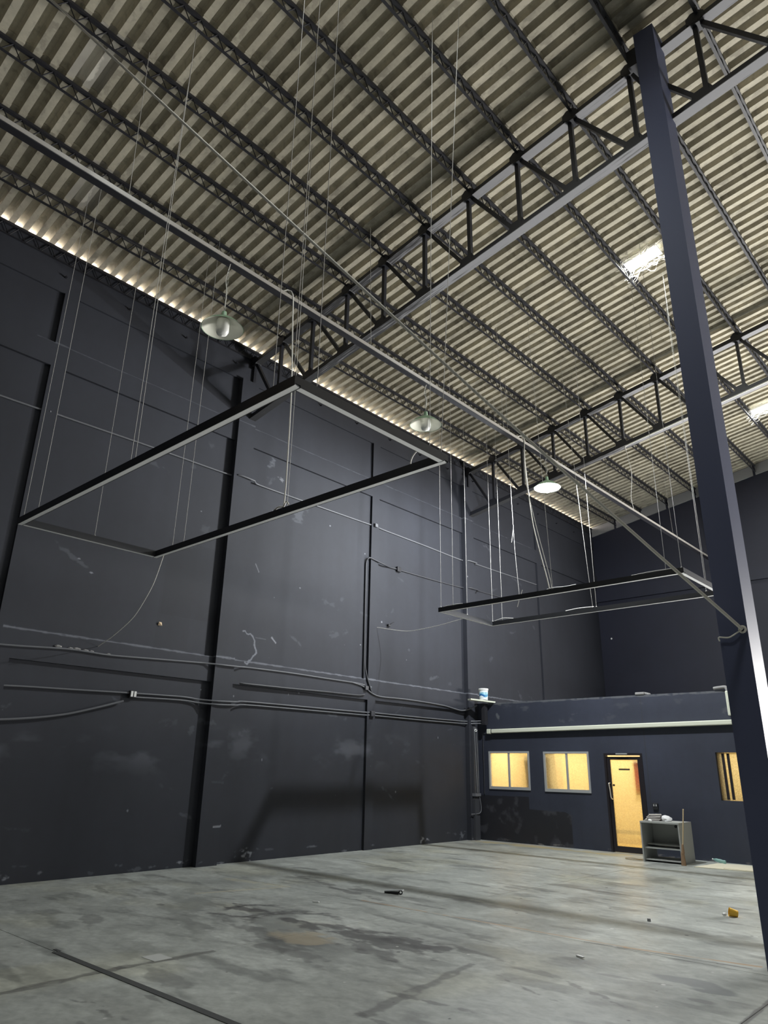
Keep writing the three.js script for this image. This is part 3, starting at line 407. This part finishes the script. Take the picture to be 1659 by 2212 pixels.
// ------------------------------------------------------------------ office front
const officePaint = new Paint(1024, 512, 0, 9, 0, 3.5).fill((x, y, o) => { wallBase(x * 1.3 + 90, y * 1.3, o, 0.035); o[0] *= 0.95; o[1] *= 1.05; o[2] *= 1.35; });
officePaint.region(0, 2.75, 0, 1.12, (x, y) => { const e = 0.02 * (vn(x * 8, y * 8) - 0.5), inA = x < 1.58 + e && y < 1.05 + e, inB = x < 2.7 + e && y < 0.765 + e - 0.05 * sstep(2.5, 2.7, x); if (!inA && !inB) return null; const n = sstep(0.56, 0.74, fbm(x * 4 + 3, y * 4, 4)); return [0.014 + 0.03 * n, 0.014 + 0.03 * n, 0.018 + 0.034 * n, 0.92]; });
for (let k = 0; k < 12; k++) officePaint.blob(rr(0.5, 6.5), rr(2.75, 3.3), rr(0.1, 0.35), rr(0.04, 0.12), [0.10, 0.105, 0.115], rr(0.2, 0.45), 8, 0.5);
officePaint.blob(0.78, 2.95, 0.07, 0.14, [0.14, 0.15, 0.16], 0.6, 8, 0.45, 0.5).line([[4.62, 3.3], [4.62, 0.9]], 0.012, [0.03, 0.032, 0.038], 0.8, 0.3).line([[0.3, 3.3], [8.6, 3.3]], 0.03, [0.16, 0.165, 0.17], 0.5, 0.8, 6);
for (let k = 0; k < 14; k++) officePaint.blob(rr(0.3, 8), rr(0.01, 0.05), rr(0.08, 0.3), 0.03, [0.2, 0.19, 0.18], 0.5, 12, 0.5);
M.office = new THREE.MeshStandardMaterial({ map: officePaint.texture(), roughness: 0.6, metalness: 0 });
const OX = 8.6, W1 = [0.45, 1.65, 1.20, 2.11], W2 = [2.05, 3.25, 1.19, 2.10], DR = [3.62, 4.53, 0.0, 2.06], W3 = [6.10, 7.20, 1.15, 2.08];
const officeUV = (g) => planUV(g, 'x', 'y', 0, 9, 0, 3.5);
const wallOffice = structure('wall_office');
{
  const s = new THREE.Shape(); s.moveTo(0.02, 0); s.lineTo(DR[0], 0); s.lineTo(DR[0], DR[3]); s.lineTo(DR[1], DR[3]); s.lineTo(DR[1], 0); s.lineTo(OX, 0); s.lineTo(OX, 3.32); s.lineTo(0.02, 3.32); s.closePath();
  for (const [a, b, c, d] of [W1, W2, W3]) { const h = new THREE.Path(); h.moveTo(a, c); h.lineTo(a, d); h.lineTo(b, d); h.lineTo(b, c); h.closePath(); s.holes.push(h); }
  obj('wall_panel', officeUV(new THREE.ExtrudeGeometry(s, { depth: 0.12, bevelEnabled: false }).translate(0, 0, ZO - 0.12)), M.office, wallOffice);
  obj('side_wall', planUV(box(OX - 0.12, OX, 0, 3.32, ZB, ZO - 0.12), 'z', 'y', 0, 9, 0, 3.5), M.office, wallOffice);
  obj('roof_slab', planUV(box(0.0, OX, 3.2, 3.3, ZB, ZO - 0.06), 'x', 'z', 0, 9, 0, 3.5), M.office, wallOffice);
}
// the lit room behind the glass
const inWall = new Paint(512, 512, 0, 4, 0, 4).fill((x, y, o) => { const n = fbm(x * 40, y * 40, 2), m = fbm(x * 3, y * 3, 3); const b = 0.74 * (0.86 + 0.2 * n) * (0.94 + 0.1 * m); o[0] = b * 1.08; o[1] = b * 0.95; o[2] = b * 0.64; });
const officeRoom = structure('wall_office_inside');
{
  const yellow = new THREE.MeshStandardMaterial({ map: inWall.texture(THREE.RepeatWrapping), roughness: 0.85 }), cream = mat(0.80, 0.70, 0.58, 0.85), tan = mat(0.45, 0.34, 0.20, 0.7), fl = mat(0.72, 0.58, 0.30, 0.5), U = (g) => planUV(g, 'x', 'y', 0, 4, 0, 4), zr = -7.6;
  obj('wall_panel', U(box(0.05, OX - 0.12, 0, 2.6, zr - 0.1, zr)), yellow, officeRoom);
  obj('skirting', box(0.05, OX - 0.12, 0.0, 0.12, zr, zr + 0.02), tan, officeRoom);
  obj('ceiling_board', box(0.05, OX - 0.12, 2.6, 2.66, zr - 0.1, ZO - 0.12), mat(0.78, 0.74, 0.66, 0.9), officeRoom);
  obj('room_floor', box(0.05, OX - 0.12, 0.0, 0.012, zr, ZO - 0.12), fl, officeRoom);
  obj('end_wall', box(0.05, 0.15, 0, 2.6, zr, ZO - 0.12), cream, officeRoom);
  obj('partition', box(1.12, 1.80, 0, 2.0, zr + 0.6, zr + 0.68), cream, officeRoom);
  const board = mat(0.72, 0.60, 0.54, 0.9), quad = (p) => new THREE.ExtrudeGeometry(new THREE.Shape(p.map(([x, y]) => new THREE.Vector2(x, y))), { depth: 0.02, bevelEnabled: false }).translate(0, 0, ZO - 0.2);
  obj('leaning_board', quad([[1.44, 1.1], [1.75, 1.1], [1.75, 2.0], [1.38, 2.0]]), board, officeRoom);
  obj('leaning_board', quad([[1.95, 1.1], [2.32, 1.1], [2.24, 2.06], [1.95, 2.06]]), board, officeRoom);
  obj('leaning_board', quad([[5.9, 1.0], [6.22, 1.0], [6.22, 2.2], [5.9, 2.2]]), board, officeRoom);
  obj('skirting_band', box(3.64, 4.51, 0.37, 0.45, ZO - 0.2, ZO - 0.17), tan, officeRoom);  // tan strip added close to the glass for the skirting deeper inside
  obj('partition', box(5.2, 5.34, 0, 2.6, zr, zr + 1.3), cream, officeRoom);
}
function ceilingPanel(x, z) {
  const t = thing('ceiling_lamp', 'square ceiling lamp inside the lit office', 'lamp', [x, 2.585, z], 'lamps inside the office');
  obj('lamp_panel', box(-0.3, 0.3, -0.01, 0.0, -0.3, 0.3), new THREE.MeshStandardMaterial({ color: rgb(0.9, 0.9, 0.85), emissive: rgb(1, 0.86, 0.6), emissiveIntensity: 3 }), t);
  obj('lamp_rim', [box(-0.32, 0.32, -0.015, 0.012, 0.3, 0.32), box(-0.32, 0.32, -0.015, 0.012, -0.32, -0.3), box(-0.32, -0.3, -0.015, 0.012, -0.3, 0.3), box(0.3, 0.32, -0.015, 0.012, -0.3, 0.3)], M.white, t);
  const l = new THREE.RectAreaLight(rgb(1, 0.86, 0.6), OFFICE_NITS, 0.58, 0.58); l.position.set(x, 2.57, z); l.rotation.set(-Math.PI / 2, 0, 0); scene.add(l); l.name = 'office_panel_light';
}
for (const x of [0.9, 2.7, 4.2, 6.6]) ceilingPanel(x, -6.6);

// windows with sliding sashes
const stipple = grey(256, 256, (u, v) => 0.82 + 0.36 * (fbm(u * 90, v * 90, 2) - 0.5));
M.pane = new THREE.MeshPhysicalMaterial({ color: rgb(1.0, 0.94, 0.74), transmission: 1, thickness: 0, roughness: 0.68, roughnessMap: stipple, ior: 1.45, metalness: 0 });
function windowUnit(n, [a, b, c, d], m, stiles, depth) {
  const t = structure(`window_${n}`), z = ZO + depth, f = 0.045;
  if (m) obj('window_frame', [box(a, b, d - f, d, z - 0.06, z), box(a, b, c, c + f * 1.5, z - 0.06, z), box(a, a + f, c + f * 1.5, d - f, z - 0.06, z), box(b - f, b, c + f * 1.5, d - f, z - 0.06, z)], m, t);
  for (const [x, w, dz] of stiles) obj('stile', box(x - w / 2, x + w / 2, c + 0.02, d - 0.02, z - 0.05 + dz, z - 0.02 + dz), m || M.blackAlu, t);
  const edges = [a + (m ? f : 0), ...stiles.map((s) => s[0]), b - (m ? f : 0)];
  for (let k = 0; k + 1 < edges.length; k++) obj('pane', planUV(box(edges[k] + 0.005, edges[k + 1] - 0.005, c + (m ? f * 1.5 : 0.005), d - (m ? f : 0.005), z - 0.042 - 0.008 * (k % 2), z - 0.040 - 0.008 * (k % 2)), 'x', 'y', 0, 1, 0, 1), M.pane, t);
  return t;
}
windowUnit(1, W1, M.alu, [[1.05, 0.05, 0.012]], 0.02);
windowUnit(2, W2, M.alu, [[2.67, 0.05, 0.012]], 0.02);
windowUnit(3, W3, null, [[6.23, 0.05, 0], [6.335, 0.05, 0.01]], -0.02);
// glazed door
{
  const [a, b, , d] = DR, t = structure('door_1'), z = ZO + 0.01, f = 0.075;
  obj('door_frame', [box(a, a + 0.05, 0, d - 0.04, z - 0.1, z), box(b - 0.05, b, 0, d - 0.04, z - 0.1, z), box(a, b, d - 0.04, d, z - 0.1, z)], M.blackAlu, t);
  const leaf = obj('door_leaf', [box(a + 0.055, a + 0.055 + f, 0.13, d - 0.075 - f * 0.8, z - 0.07, z - 0.03), box(b - 0.055 - f, b - 0.055, 0.13, d - 0.075 - f * 0.8, z - 0.07, z - 0.03), box(a + 0.055, b - 0.055, d - 0.075 - f * 0.8, d - 0.075, z - 0.07, z - 0.03), box(a + 0.055, b - 0.055, 0.01, 0.13, z - 0.07, z - 0.03)], M.blackAlu, t);
  obj('pane', planUV(box(a + 0.055 + f, b - 0.055 - f, 0.13, d - 0.075 - f * 0.8, z - 0.052, z - 0.048), 'x', 'y', 0, 1, 0, 1), M.pane, leaf);
  obj('handle', tube([[a + 0.09, 1.42, z - 0.03], [a + 0.085, 1.41, z + 0.025], [a + 0.105, 1.28, z + 0.035], [a + 0.115, 1.12, z + 0.03], [a + 0.12, 1.08, z - 0.03]], 0.013, 8, 30), M.chrome, leaf);
  obj('lock', new THREE.CylinderGeometry(0.022, 0.022, 0.03, 12).rotateX(Math.PI / 2).translate(a + 0.18, 1.38, z - 0.025), M.blackAlu, leaf);
  obj('closer', box(3.93, 4.2, 2.035, 2.062, z, z + 0.03), M.alu, t);
  obj('name_plate', box(3.94, 4.2, 1.70, 1.735, z - 0.046, z - 0.042), mat(0.05, 0.04, 0.03, 0.6), leaf);
  const red = thing('red_poster', 'red and orange hanging banner just inside the office door', 'banner', [0, 0, 0]);
  const rp = new Paint(64, 256, 0, 0.26, 0, 0.7).fill((x, y, o) => { const n = fbm(x * 14, y * 9, 3), g = Math.abs(x - 0.13) < 0.012 || y < 0.05 || sstep(0.62, 0.66, n) > 0.5 ? 1 : 0, lo = sstep(0.2, 0.05, y); o[0] = 0.75; o[1] = 0.06 + 0.10 * g + 0.22 * lo; o[2] = 0.03 + 0.03 * g; }).blob(0.15, 0.53, 0.05, 0.05, [0.9, 0.6, 0.2], 0.9, 10, 0.3);
  obj('cloth', planUV(box(4.27, 4.53, 1.2, 1.9, z - 0.13, z - 0.125), 'x', 'y', 4.27, 0.26, 1.2, 0.7), new THREE.MeshStandardMaterial({ map: rp.texture(), roughness: 0.8 }), red);
  obj('rod', [box(4.25, 4.55, 1.19, 1.205, z - 0.137, z - 0.12), box(4.25, 4.55, 1.895, 1.91, z - 0.137, z - 0.12)], M.wood, red);
}
// waste pipes, switch, conduits on the office front
{
  let t = thing('drain_pipe', 'pale square plastic pipe running level across the office front', 'pipe');
  obj('pipe', [new RoundedBoxGeometry(6.0, 0.10, 0.09, 2, 0.02).rotateZ(0.012).translate(3.55, 2.635, ZO + 0.05)], M.pvc, t);
  obj('elbow', [new RoundedBoxGeometry(0.12, 0.12, 0.10, 2, 0.02).translate(0.52, 2.595, ZO + 0.05), new THREE.TorusGeometry(0.06, 0.025, 8, 12, Math.PI).rotateZ(-Math.PI / 2).translate(6.57, 2.71, ZO + 0.05)], M.pvc, t);
  obj('joint_ring', box(0.60, 0.615, 2.54, 2.65, ZO, ZO + 0.1), M.boxBlack, t);
  t = thing('down_pipe', 'short upright pale plastic pipe at the top of the office front', 'pipe');
  obj('pipe', [new RoundedBoxGeometry(0.10, 0.50, 0.09, 2, 0.02).translate(6.54, 3.05, ZO + 0.05)], M.pvc, t);
  obj('bend', [tube([[6.54, 3.30, ZO + 0.05], [6.50, 3.38, ZO + 0.04], [6.36, 3.38, ZO + 0.01], [6.25, 3.37, ZO]], 0.035, 8)], M.plaster, t);
  t = thing('concrete_stub', 'small broken concrete stub on the top edge of the office front', 'stub', [4.62, 3.32, ZO - 0.05]);
  obj('stub', [new RoundedBoxGeometry(0.22, 0.06, 0.14, 2, 0.02).translate(0, 0.03, 0), new RoundedBoxGeometry(0.12, 0.05, 0.1, 2, 0.02).rotateZ(-0.25).translate(0.16, 0.02, 0)], M.plaster, t);
  t = thing('wall_switch', 'small dark switch plate beside the office door', 'switch', [4.72, 0.98, ZO]);
  obj('plate', new RoundedBoxGeometry(0.12, 0.13, 0.03, 2, 0.01).translate(0, 0, 0.015), M.boxBlack, t);
  for (const s of [-1, 1]) obj('rocker', box(s * 0.025 - 0.014, s * 0.025 + 0.014, 0.0, 0.04, 0.03, 0.036), M.alu, t);
  conduit('conduit_run', 'thin conduit dropping from the drain pipe end beside the first window', [[[0.5, 2.58, ZO + 0.02], [0.34, 2.55, ZO + 0.02], [0.30, 2.5, ZO + 0.02], [0.30, 1.6, ZO + 0.02], [0.30, 1.08, ZO + 0.02]]], M.conduitDark, 0.009);
  t = thing('corner_trunking', 'dark cable trunking and pipes down the corner where office meets wall', 'trunking');
  obj('trunking', box(0.135, 0.20, 0, 2.72, -5.46, -5.26), M.conduitDark, t);
  obj('pipe', [tube([[0.21, 2.7, -5.28], [0.215, 2.2, -5.30], [0.215, 1.1, -5.36]], 0.014, 6), tube([[0.21, 2.7, -5.34], [0.215, 2.0, -5.40], [0.215, 1.1, -5.42]], 0.011, 6), tube([[0.21, 1.05, -5.44], [0.23, 0.75, -5.48], [0.22, 0.62, -5.42], [0.16, 0.60, -5.14]], 0.012, 6)], M.conduit, t);
  obj('clamp', [box(0.133, 0.235, 1.02, 1.09, -5.48, -5.24)], M.conduit, t);
  obj('duct', box(0.40, 0.50, 2.76, 3.30, -5.50, -5.36), M.boxBlack, t);
  obj('tie', [new THREE.TorusGeometry(0.03, 0.010, 5, 10).rotateY(1.2).translate(0.235, 2.62, -5.32)], M.white, t);
}
// plank and bucket on the corner
{
  const t = thing('plank', 'short pale plank laid across the office corner under the bucket', 'plank');
  obj('board', bar(V(0.33, 3.375, -4.93), V(0.62, 3.335, -5.62), 0.16, 0.035), M.pvc, t);
  const b = thing('bucket', 'white paint bucket with blue label on the office corner', 'bucket', [0.49, 3.377, -5.35]);
  const prof = [[0, 0.0], [0.105, 0.0], [0.108, 0.01], [0.122, 0.27]].map(([x, y]) => new THREE.Vector2(x, y));
  obj('body', new THREE.LatheGeometry(prof, 28), new THREE.MeshStandardMaterial({ color: rgb(0.86, 0.88, 0.88), roughness: 0.4, side: THREE.DoubleSide }), b);
  obj('lid', new THREE.LatheGeometry([[0.12, 0.245], [0.131, 0.25], [0.131, 0.285], [0.125, 0.295], [0, 0.295]].map(([x, y]) => new THREE.Vector2(x, y)), 28), M.white, b);
  const lp = new Paint(128, 96, 0, 1, 0, 1).fill((x, y, o) => { const w = 0.5 + 0.12 * Math.sin(x * 7); const k = y < w - 0.28 ? [0.75, 0.85, 0.9] : y < w - 0.05 && x < 0.62 ? [0.02, 0.13, 0.36] : y < w + 0.08 ? [0.10, 0.36, 0.62] : y < 0.85 ? [0.42, 0.70, 0.82] : [0.8, 0.86, 0.88]; o[0] = k[0]; o[1] = k[1]; o[2] = k[2]; }).blob(0.35, 0.74, 0.12, 0.1, [0.12, 0.40, 0.55], 0.8, 10, 0.4).line([[0.72, 0.85], [0.74, 0.1]], 0.035, [0.0, 0.16, 0.28], 0.9, 0.2);
  obj('paper_label', new THREE.CylinderGeometry(0.1215, 0.1125, 0.17, 24, 1, true, -0.55, 2.4).translate(0, 0.135, 0), new THREE.MeshStandardMaterial({ map: lp.texture(THREE.ClampToEdgeWrapping), roughness: 0.5, side: THREE.DoubleSide }), b);
}

// ------------------------------------------------------------------ desk and what lies on and around it
{
  const gm = mat(0.40, 0.41, 0.39, 0.6), t = thing('desk', 'grey open-fronted desk cabinet standing before the office door', 'desk', [5.22, 0, -4.76]), w = 0.39, dp = 0.33, h = 0.74;
  obj('top', box(-w, w, h - 0.03, h, -dp, dp), gm, t);
  for (const s of [-1, 1]) obj('side_panel', box(s * w - (s > 0 ? 0.025 : 0), s * w + (s > 0 ? 0 : 0.025), 0, h - 0.03, -dp, dp - 0.005), gm, t);
  obj('back_panel', box(-w + 0.025, w - 0.025, 0.30, h - 0.03, -dp + 0.10, -dp + 0.115), gm, t);
  obj('shelf', box(-w + 0.025, w - 0.025, 0.24, 0.262, -dp, dp - 0.08), gm, t);
  obj('shelf', box(-w + 0.025, w - 0.025, 0.30, 0.318, -dp + 0.1, dp - 0.22), gm, t);
  obj('plinth', box(-w + 0.025, w - 0.025, 0.03, 0.05, -dp, dp - 0.06), gm, t);
  obj('cable_hole', new THREE.CylinderGeometry(0.028, 0.028, 0.01, 18).rotateX(Math.PI / 2).translate(0.12, 0.64, -dp + 0.12), M.boxBlack, t);
  const paper = mat(0.62, 0.58, 0.54, 0.9), paper2 = mat(0.36, 0.34, 0.33, 0.9);
  for (let k = 0; k < 6; k++) tag(obj('folded_paper', new RoundedBoxGeometry(0.30 - 0.012 * k, 0.016, 0.22, 1, 0.004).rotateY(0.2 + 0.11 * (k % 3)).rotateZ(0.03 * (k % 2)).translate(5.0 + 0.008 * k, 0.751 + 0.021 * k, -4.68 - 0.01 * k), k % 2 ? paper : paper2), k === 5 ? 'topmost folded paper of the pile on the grey desk' : 'folded paper within the pile on the grey desk', 'paper', k === 5 ? undefined : 'pile of papers on the desk');
  const bagG = new THREE.IcosahedronGeometry(0.075, 2); { const p = bagG.attributes.position; for (let i = 0; i < p.count; i++) { const x = p.getX(i), y = p.getY(i), z = p.getZ(i), n = 0.7 + 0.6 * fbm(x * 30 + 9, y * 30 + z * 23, 2); p.setXYZ(i, x * n * 1.5, Math.max(-0.04, y * n), z * n); } bagG.computeVertexNormals(); }
  tag(obj('plastic_bag', bagG.translate(5.27, 0.782, -4.72), mat(0.74, 0.74, 0.74, 0.5)), 'crumpled white plastic bag beside the papers on the grey desk', 'bag');
  tag(obj('crumpled_paper', bagG.clone().scale(0.35, 0.4, 0.35).translate(5.02 - 5.27 * 0.35 + 0.01, 0.755 - 0.782 * 0.4, -4.47 + 4.72 * 0.35), M.white), 'small crumpled paper on the front edge of the grey desk', 'paper');
  const br = thing('broom', 'upside down wooden stick broom leaning against the grey desk', 'broom');
  obj('stick', [rod(V(5.66, 0.34, -4.40), V(5.72, 0.985, -4.47), 0.013, 8), new THREE.SphereGeometry(0.016, 8, 6).translate(5.72, 0.985, -4.47)], M.wood, br);
  obj('bristles', [new THREE.CylinderGeometry(0.018, 0.032, 0.16, 9).rotateZ(-0.06).translate(5.655, 0.29, -4.39), new THREE.CylinderGeometry(0.032, 0.05, 0.23, 9).scale(1, 1, 0.6).translate(5.645, 0.115, -4.385)], M.woodDark, br);
  tag(obj('thin_cable', [tube([[4.80, 0.008, -4.55], [4.62, 0.01, -4.45], [4.45, 0.008, -4.5], [4.38, 0.01, -4.62], [4.5, 0.008, -4.72], [4.68, 0.01, -4.62], [4.8, 0.03, -4.7]], 0.006, 5, 40)], mat(0.30, 0.22, 0.10, 0.6)), 'thin brown cable curled on the floor at the desk foot', 'cable');
  const card = new THREE.Shape([[5.87, 4.28], [6.9, 4.42], [6.72, 5.3], [6.35, 5.34], [5.98, 5.2], [5.93, 4.7]].map(([x, z]) => new THREE.Vector2(x, z)));
  tag(obj('cardboard_sheet', [new THREE.ExtrudeGeometry(card, { depth: 0.012, bevelEnabled: false }).rotateX(-Math.PI / 2).translate(0, 0.001, 0), box(6.35, 6.9, 0.013, 0.02, -4.62, -4.44)], mat(0.70, 0.66, 0.52, 0.9)), 'flat torn pale cardboard sheet on the floor below the third window', 'cardboard');
  const bt = thing('plastic_bottle', 'crushed clear green plastic bottle lying on the cardboard', 'bottle', [6.02, 0.056, -5.25]);
  const pm = new THREE.MeshPhysicalMaterial({ color: rgb(0.45, 0.72, 0.68), roughness: 0.25, transmission: 0.5, thickness: 0, side: THREE.DoubleSide });
  const bg = new THREE.LatheGeometry([[0.0, -0.12], [0.028, -0.12], [0.034, -0.1], [0.028, -0.06], [0.034, -0.02], [0.03, 0.03], [0.033, 0.06], [0.022, 0.1], [0.012, 0.125]].map(([x, y]) => new THREE.Vector2(x, y)), 14).scale(1, 1, 0.75).rotateZ(1.45).rotateY(-0.15);
  obj('body', bg, pm, bt); obj('cap', new THREE.CylinderGeometry(0.014, 0.014, 0.02, 10).rotateZ(1.45).translate(-0.135, 0.018, -0.02), M.white, bt);
}

// ------------------------------------------------------------------ litter and strips on the floor
{
  const cup = thing('yellow_cup', 'crushed yellow paper cup lying on its side on the floor', 'cup', [8.03, 0.045, 0.36]);
  const cg = new THREE.CylinderGeometry(0.05, 0.038, 0.10, 16, 3, true); { const p = cg.attributes.position; for (let i = 0; i < p.count; i++) { const n = 0.88 + 0.24 * vn(p.getX(i) * 40 + 3, p.getZ(i) * 40 + p.getY(i) * 20); p.setXYZ(i, p.getX(i) * n, p.getY(i), p.getZ(i) * n); } cg.computeVertexNormals(); }
  obj('body', cg.rotateZ(1.35).rotateY(0.5), new THREE.MeshStandardMaterial({ color: rgb(0.85, 0.50, 0.05), roughness: 0.5, side: THREE.DoubleSide }), cup);
  obj('base', new THREE.CylinderGeometry(0.038, 0.038, 0.006, 16).translate(0, -0.047, 0).rotateZ(1.35).rotateY(0.5), mat(0.8, 0.45, 0.05, 0.5), cup);
  obj('tissue', new THREE.DodecahedronGeometry(0.03, 0).scale(1, 0.7, 1).translate(-0.09, -0.022, 0.05), M.white, cup);
  const sc = thing('scrap_bracket', 'small bent black metal scrap lying on the floor', 'scrap', [4.13, 0, 2.24]);
  obj('plate', bar(V(-0.13, 0.025, 0.04), V(0.12, 0.05, -0.02), 0.10, 0.012), M.alu, sc);
  obj('leg', [bar(V(-0.14, 0.003, 0.05), V(0.10, 0.02, 0.03), 0.03, 0.03), new THREE.TorusGeometry(0.022, 0.008, 6, 12).rotateY(0.6).translate(0.125, 0.03, 0.02)], M.boxBlack, sc);
  const strip = mat(0.045, 0.047, 0.046, 0.75);
  tag(obj('rubber_strip', [box(4.22, 7.6, 0.0005, 0.004, 7.02, 7.085), box(4.12, 4.22, 0.0005, 0.004, 7.0, 7.03)], strip), 'straight dark rubber strip set across the nearest part of the floor', 'strip');
  const lit = (x, z, sx, sz, turn, m, label) => tag(obj('paper_scrap', new RoundedBoxGeometry(sx, 0.012, sz, 1, 0.004).rotateZ(0.05).rotateY(turn).translate(x, 0.011, z), m), label, 'scrap');
  lit(7.69, 3.64, 0.11, 0.03, -0.5, M.white, 'curled white paper scrap on the floor near the orange joint');
  lit(3.93, 3.55, 0.10, 0.02, 0.2, M.white, 'thin white paper scrap among the dark floor scuffs');
  tag(obj('bottle_cap', new THREE.CylinderGeometry(0.022, 0.024, 0.03, 12).translate(7.42, 0.015, 1.43), M.alu), 'small shiny bottle cap on the open floor', 'cap');
  tag(obj('paper_patch', box(4.96, 5.18, 0.0005, 0.002, 6.75, 6.93).translate(-0.05, 0, -0.35), mat(0.42, 0.43, 0.41, 0.9)), 'flat faded paper patch stuck to the floor beside the rubber strip', 'patch');
}

renderer.render(scene, camera);
